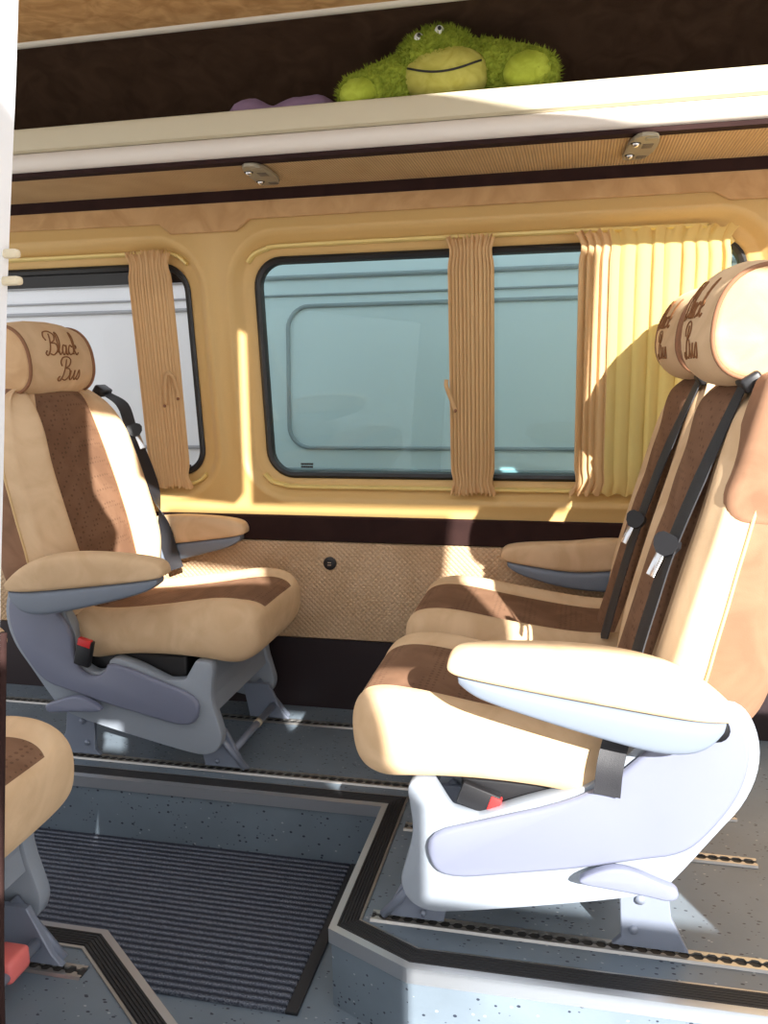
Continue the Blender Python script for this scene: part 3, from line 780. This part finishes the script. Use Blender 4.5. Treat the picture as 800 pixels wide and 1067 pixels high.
seat_rail(2.40, XL+.02, .41, 'steel floor rail beside the dark skirting by the wall')
seat_rail(1.52, -.385, XR-.02, 'steel floor rail under the near feet of the sunlit right seat')
seat_rail(1.865, -.385, .42, 'short steel floor rail ending behind the sunlit right seat')
seat_rail(1.25, XL+.02, -.875, 'steel floor rail under the front left seat')


# ------------------------------------------------------------------ door pillar at the left edge of the opening
b = bmesh.new()
path = [(-.61,2.3),(-.605,1.68),(-.580,1.58),(-.540,1.52),(-.541,1.46),(-.580,1.204),(-.607,1.0),(-.640,.75),(-.685,.35),(-.699,.1),(-.709,-.25)]
pts = [(p.x, p.y) for p in catmull([Vector((x, z)) for x, z in path], 4)]
b = bmesh.new(); rows = []
for x, z in pts:
    wd = .16 if z < 1.0 else .16+min(1, (z-1.0)/.1)*.8  # unseen upper part widened to keep sun off the left seat's rear
    rows.append([b.verts.new((x-wd, .69, z)), b.verts.new((x-.02, .69, z)), b.verts.new((x-.004, .70, z)), b.verts.new((x, .72, z)), b.verts.new((x, .80, z)), b.verts.new((x-wd, .80, z))])
for i in range(len(rows)-1):
    for k in range(6): b.faces.new([rows[i][k], rows[i][(k+1) % 6], rows[i+1][(k+1) % 6], rows[i+1][k]])
b.faces.new(rows[0]); b.faces.new(rows[-1])
dp = obj('wall_near', b, M['white'], auto=40); tag(dp, 'white painted door pillar at the left edge of the opening', 'wall', kind='structure')
b = bmesh.new(); add_tube(b, [(x+.000, .806, z) for x, z in pts if z < .85], .0045, 8); obj('door_seal', b, M['strip'], dp)
for z in (1.237, 1.210):
    b = bmesh.new(); add_box(b, (-.60, .790, z-.0045), (-.561, .802, z+.0045), bev=.003); obj('latch_peg', b, M['hook'], dp)

# ------------------------------------------------------------------ plush frog
def ball(bm, c, r, mi=0, seg=24, rot=None):
    b2 = bmesh.new(); bmesh.ops.create_uvsphere(b2, u_segments=seg, v_segments=seg//2, radius=1)
    for v in b2.verts:
        p = Vector((v.co.x*r[0], v.co.y*r[1], v.co.z*r[2]))
        if rot: p = Matrix.Rotation(rot, 3, 'Y') @ p
        v.co = p+Vector(c)
    merge(bm, b2, mi)
fr = empty('plush_frog', (-.325, 2.24, 1.664), 'green plush frog with a wide smile lying on the overhead shelf', 'plush toy')
def FL(x, y, z): return (x+.325, y-2.24, z-1.664)
b = bmesh.new()
ball(b, FL(-.345, 2.195, 1.845), (.100,.065,.070)); ball(b, FL(-.33, 2.27, 1.76), (.15,.075,.09))
for t in range(7):
    k = t/6
    ball(b, FL(-.40-.135*k, 2.21-.04*k, 1.815-.05*k), (.066-.008*k, .055, .066-.010*k))
    ball(b, FL(-.24+.125*k, 2.22-.04*k, 1.825-.040*k), (.070-.008*k, .055, .066-.006*k))
o = obj('frog_body', b, M['fur'], fr)
md = o.modifiers.new('remesh', 'REMESH'); md.mode = 'VOXEL'; md.voxel_size = .006
tx = bpy.data.textures.new('fuzz', 'CLOUDS'); tx.noise_scale = .008; tx.noise_depth = 2
md = o.modifiers.new('fuzz', 'DISPLACE'); md.texture = tx; md.strength = .016; md.mid_level = .4
# tufts of pile standing off the body
random.seed(11)
b = bmesh.new()
def tufts(c, r, n, h):
    for _ in range(n):
        u = random.uniform(-1, 1); a = random.uniform(0, 2*PI); s = math.sqrt(1-u*u)
        d = Vector((s*math.cos(a), s*math.sin(a), u))
        if d.y > .5 or d.z < -.4: continue
        p = Vector(c)+Vector((d.x*r[0], d.y*r[1], d.z*r[2])); nn = Vector((d.x/r[0], d.y/r[1], d.z/r[2])).normalized()
        nn = (nn+Vector((random.uniform(-.5,.5), random.uniform(-.5,.5), random.uniform(-.3,.5)))).normalized()
        sd = nn.cross(Vector((random.random(), random.random(), random.random()))).normalized()*.0022; s2 = nn.cross(sd).normalized()*.0022
        tip = p+nn*h*random.uniform(.6, 1.2); p = p-nn*.004
        q = [b.verts.new(p+sd), b.verts.new(p-sd*.5+s2), b.verts.new(p-sd*.5-s2)]; tv = b.verts.new(tip)
        for i in range(3): b.faces.new([q[i], q[(i+1) % 3], tv])
tufts(FL(-.345, 2.195, 1.845), (.100,.065,.070), 1900, .014)
for k in (.0,.25,.5,.75,1):
    tufts(FL(-.40-.135*k, 2.21-.04*k, 1.815-.05*k), (.066-.008*k, .055, .066-.010*k), 450, .013)
    tufts(FL(-.24+.125*k, 2.22-.04*k, 1.825-.040*k), (.070-.008*k, .055, .066-.006*k), 450, .013)
tag(obj('frog_pile', b, M['fur'], fr, smooth=False), kind='stuff')
b = bmesh.new(); ball(b, FL(-.322, 2.170, 1.800), (.104,.058,.066), seg=32)
for v in b.verts:   # a wide flat-sided muzzle
    v.co.z += -.004*(v.co.x/.1)**2*(1 if v.co.z < .13 else 0)
mz = obj('muzzle', b, M['muzzle'], fr)
tx2 = bpy.data.textures.new('nap', 'CLOUDS'); tx2.noise_scale = .006
b = bmesh.new(); pts = []
for k in range(25):
    u = -1+2*k/24; x = .003+u*.088; z = .128+.024*u*u+.002*u
    yy = math.sqrt(max(.02, 1-(u*.088/.104)**2-((z-.136)/.068)**2))*.058
    pts.append((x, -.070-yy-.002, z))
add_tube(b, pts, .0026, 6); obj('mouth_line', b, M['dark'], mz)
for sx in (-.020, .025):
    b = bmesh.new(); bmesh.ops.create_uvsphere(b, u_segments=14, v_segments=10, radius=.0115); bmesh.ops.translate(b, verts=b.verts, vec=FL(-.362+sx*1.1, 2.150, 1.888+sx*.25)); e = obj('eye', b, M['white2'], fr)
    b = bmesh.new(); bmesh.ops.create_uvsphere(b, u_segments=10, v_segments=8, radius=.005); bmesh.ops.translate(b, verts=b.verts, vec=FL(-.360+sx*1.1, 2.1405, 1.890+sx*.25)); obj('pupil', b, M['dark'], e)
for c, r in ((FL(-.532, 2.136, 1.766), (.048,.034,.036)), (FL(-.128, 2.146, 1.788), (.056,.034,.042))):
    b = bmesh.new(); ball(b, c, r, rot=-.15); o = obj('paw', b, M['green_lt'], fr)
    md = o.modifiers.new('nap', 'DISPLACE'); md.texture = tx; md.strength = .008; md.mid_level = .5
# lavender cushion
b = bmesh.new(); P = catmull([Vector((-.855,2.20,1.745)), Vector((-.82,2.20,1.742)), Vector((-.76,2.20,1.733)), Vector((-.70,2.20,1.736)), Vector((-.67,2.20,1.748)), Vector((-.64,2.22,1.752))], 5)
n = len(P); rr = [.018+.034*math.sin(PI*min(1, .12+k/n*.8))**.4 for k in range(n)]
rr = [.040, .056]+[.062+.004*math.cos(k*.5) for k in range(n-4)]+[.058, .040]
P = [Vector((p.x, p.y, 1.662+rr[k]*.98+(p.z-1.737)*1.2)) for k, p in enumerate(P)]
add_tube(b, P, rr, 16); o = obj('neck_pillow', b, M['lav'], sub=1); tag(o, 'lavender soft pillow lying on the shelf left of the plush frog', 'pillow')

# ------------------------------------------------------------------ van parked outside and the ground
EY = 3.75
ev = empty('parked_van', (0, EY, -.62), 'white panel van parked outside behind the windows', 'van')
b = bmesh.new()
prof = [(0,.35),(-.02,.6),(-.03,1.1),(0,1.8),(.06,2.25),(.16,2.45),(.4,2.56),(1.6,2.56),(1.85,2.3),(1.95,1.2),(1.93,.35)]
b = prism(chaikin(prof, 1), -3.6, 2.6, .08, 3, 1, 'x'); obj('van_body', b, M['whitebody'], ev, auto=40)
def vy(z):   # side surface in van coordinates
    for (y0, z0), (y1, z1) in zip(prof[:5], prof[1:6]):
        if z0 <= z <= z1: return y0+(y1-y0)*(z-z0)/(z1-z0)
    return 0
def groove(pts, r, closed, mat, name):
    b = bmesh.new(); add_tube(b, [(x, vy(z)-.004, z) for x, z in pts], r, 6, closed=closed); return obj(name, b, mat, ev)
for (x0, x1, z0, z1) in ((-1.29, 1.6, 1.36, 2.00), (-3.0, -1.60, 1.36, 2.00)):
    groove(rrect(x0, x1, z0, z1, .10), .010, True, M['groove'], 'panel_swage')
    b = bmesh.new(); bm_pts = rrect(x0+.03, x1-.03, z0+.03, z1-.03, .08)
groove([(-3.5+k*.5, 2.13) for k in range(13)], .012, False, M['groove'], 'roof_seam')
groove([(-3.5+k*.5, 2.05) for k in range(13)], .006, False, M['groove'], 'side_seam')
groove([(-3.5+k*.5, 1.26) for k in range(13)], .008, False, M['groove'], 'belt_line')
for wx in (-2.6, 1.4):
    b = bmesh.new(); add_tube(b, [(wx, .0, .34), (wx, .02, .34), (wx, .22, .34), (wx, .24, .34)], [.30,.34,.34,.30], 32); wh = obj('wheel', b, M['rubber'], ev, auto=40)
    b = bmesh.new(); add_tube(b, [(wx, -.01, .34), (wx, .0, .34)], [.17,.2], 24); obj('hub_cap', b, M['alu'], wh, auto=40)
b = bmesh.new(); add_box(b, (-40,-40,-.70), (40,40,-.62)); o = obj('ground', b, M['asphalt'], smooth=False); tag(o, 'grey asphalt ground outside', 'ground', kind='structure')

# unseen plates added to block and shape the sun around the van
def plate(name, poly, y0, y1, mat): return obj(name, prism(poly, y0, y1), mat, smooth=False)
o = plate('wall_header_sun_mask', [(-2.6,1.98),(-.42,1.98),(-.40,1.80),(-.062,1.775),(-.062,2.30),(-.005,2.30),(-.005,1.775),(.98,1.775),(.98,2.42),(.30,2.57),(.30,2.75),(-2.6,2.75)], .70, .76, M['white']); tag(o, 'unseen white door header, edges and slot cut to shape the sunlight', 'wall', kind='structure')  # out-of-view header; its steps and slot pass only chosen sun patches
o = plate('wall_outer_sun_block', [(XL,1.60),(XR,1.60),(XR,2.60),(XL,2.60)], 2.60, 2.63, M['white']); tag(o, 'unseen outer skin above the windows, added to shade the parked van', 'wall', kind='structure')  # put in above the windows to keep sun off the parked van
mk = lambda u, w: (u+1.35*A_, w+1.35*E_)
A_, E_ = .55, .60
o = plate('sun_mask_board', [mk(*p) for p in ((-1.6,-.9),(.066,-.9),(.066,.395),(1.25,.395),(1.25,.52),(.13,.52),(.13,.72),(.06,.80),(.03,1.04),(.53,1.04),(.585,1.42),(.615,1.725),(-.33,1.725),(-.33,1.55),(-.02,1.53),(-.02,1.40),(-.62,1.40),(-.62,.90),(-.52,.90),(-.52,.82),(-.62,.82),(-.62,.52),(-1.6,.52))], -.62, -.60, M['white']); tag(o, 'added white board behind the viewer, cut out to mask the sun', 'wall', kind='structure')  # invented sun mask behind the camera, outline follows the wanted shade

o = plate('wall_near_sun_block', [(.80,-.20),(XR,-.20),(XR,1.15),(.80,1.15)], .70, .76, M['white']); tag(o, 'unseen white van side, added to keep the sun off the right floor', 'wall', kind='structure')  # out-of-view side wall added to shade the floor beside the right seat
# ------------------------------------------------------------------ light
w = bpy.data.worlds.new('World'); SC.world = w; w.use_nodes = True
nt = w.node_tree; bg = nt.nodes['Background']
SKY = N(nt, 'ShaderNodeTexSky'); SKY.sky_type = 'HOSEK_WILKIE'; SKY.turbidity = 4; SKY.ground_albedo = .35
A_, E_ = .55, .60                      # sun travels (-A_, 1, -E_)
sd = Vector((A_, -1, E_)).normalized()
SKY.sun_direction = sd
mx = mixc(nt, .55, SKY.outputs['Color'], (.85, .85, .87))
L(nt, mx, bg.inputs['Color']); bg.inputs['Strength'].default_value = 1.12
sun = bpy.data.lights.new('sun', 'SUN'); sun.energy = 7.8; sun.angle = .009; sun.color = (1, .97, .92)
so = bpy.data.objects.new('sun', sun); COL.objects.link(so); so.rotation_euler = sd.to_track_quat('Z', 'Y').to_euler(); so.location = (2, -4, 4)

# ------------------------------------------------------------------ camera
yaw, pitch, roll = [math.radians(a) for a in (12.8, 10.0, -.95)]
cam = bpy.data.cameras.new('camera'); co = bpy.data.objects.new('camera', cam); COL.objects.link(co)
fw = Vector((-math.sin(yaw)*math.cos(pitch), math.cos(yaw)*math.cos(pitch), -math.sin(pitch)))
r0 = Vector((math.cos(yaw), math.sin(yaw), 0)); u0 = r0.cross(fw)
r1 = r0*math.cos(roll)+u0*math.sin(roll); u1 = u0*math.cos(roll)-r0*math.sin(roll)
co.matrix_world = Matrix.Translation((0, 0, 1.12)) @ Matrix((r1, u1, -fw)).transposed().to_4x4()
cam.sensor_fit = 'VERTICAL'; cam.sensor_height = 36; cam.lens = 880/1067*36; cam.clip_start = .02; cam.clip_end = 200
SC.camera = co
SC.view_settings.view_transform = 'Standard'; SC.view_settings.look = 'None'; SC.view_settings.exposure = 1.0; SC.view_settings.gamma = 1
SC.view_settings.use_curve_mapping = False
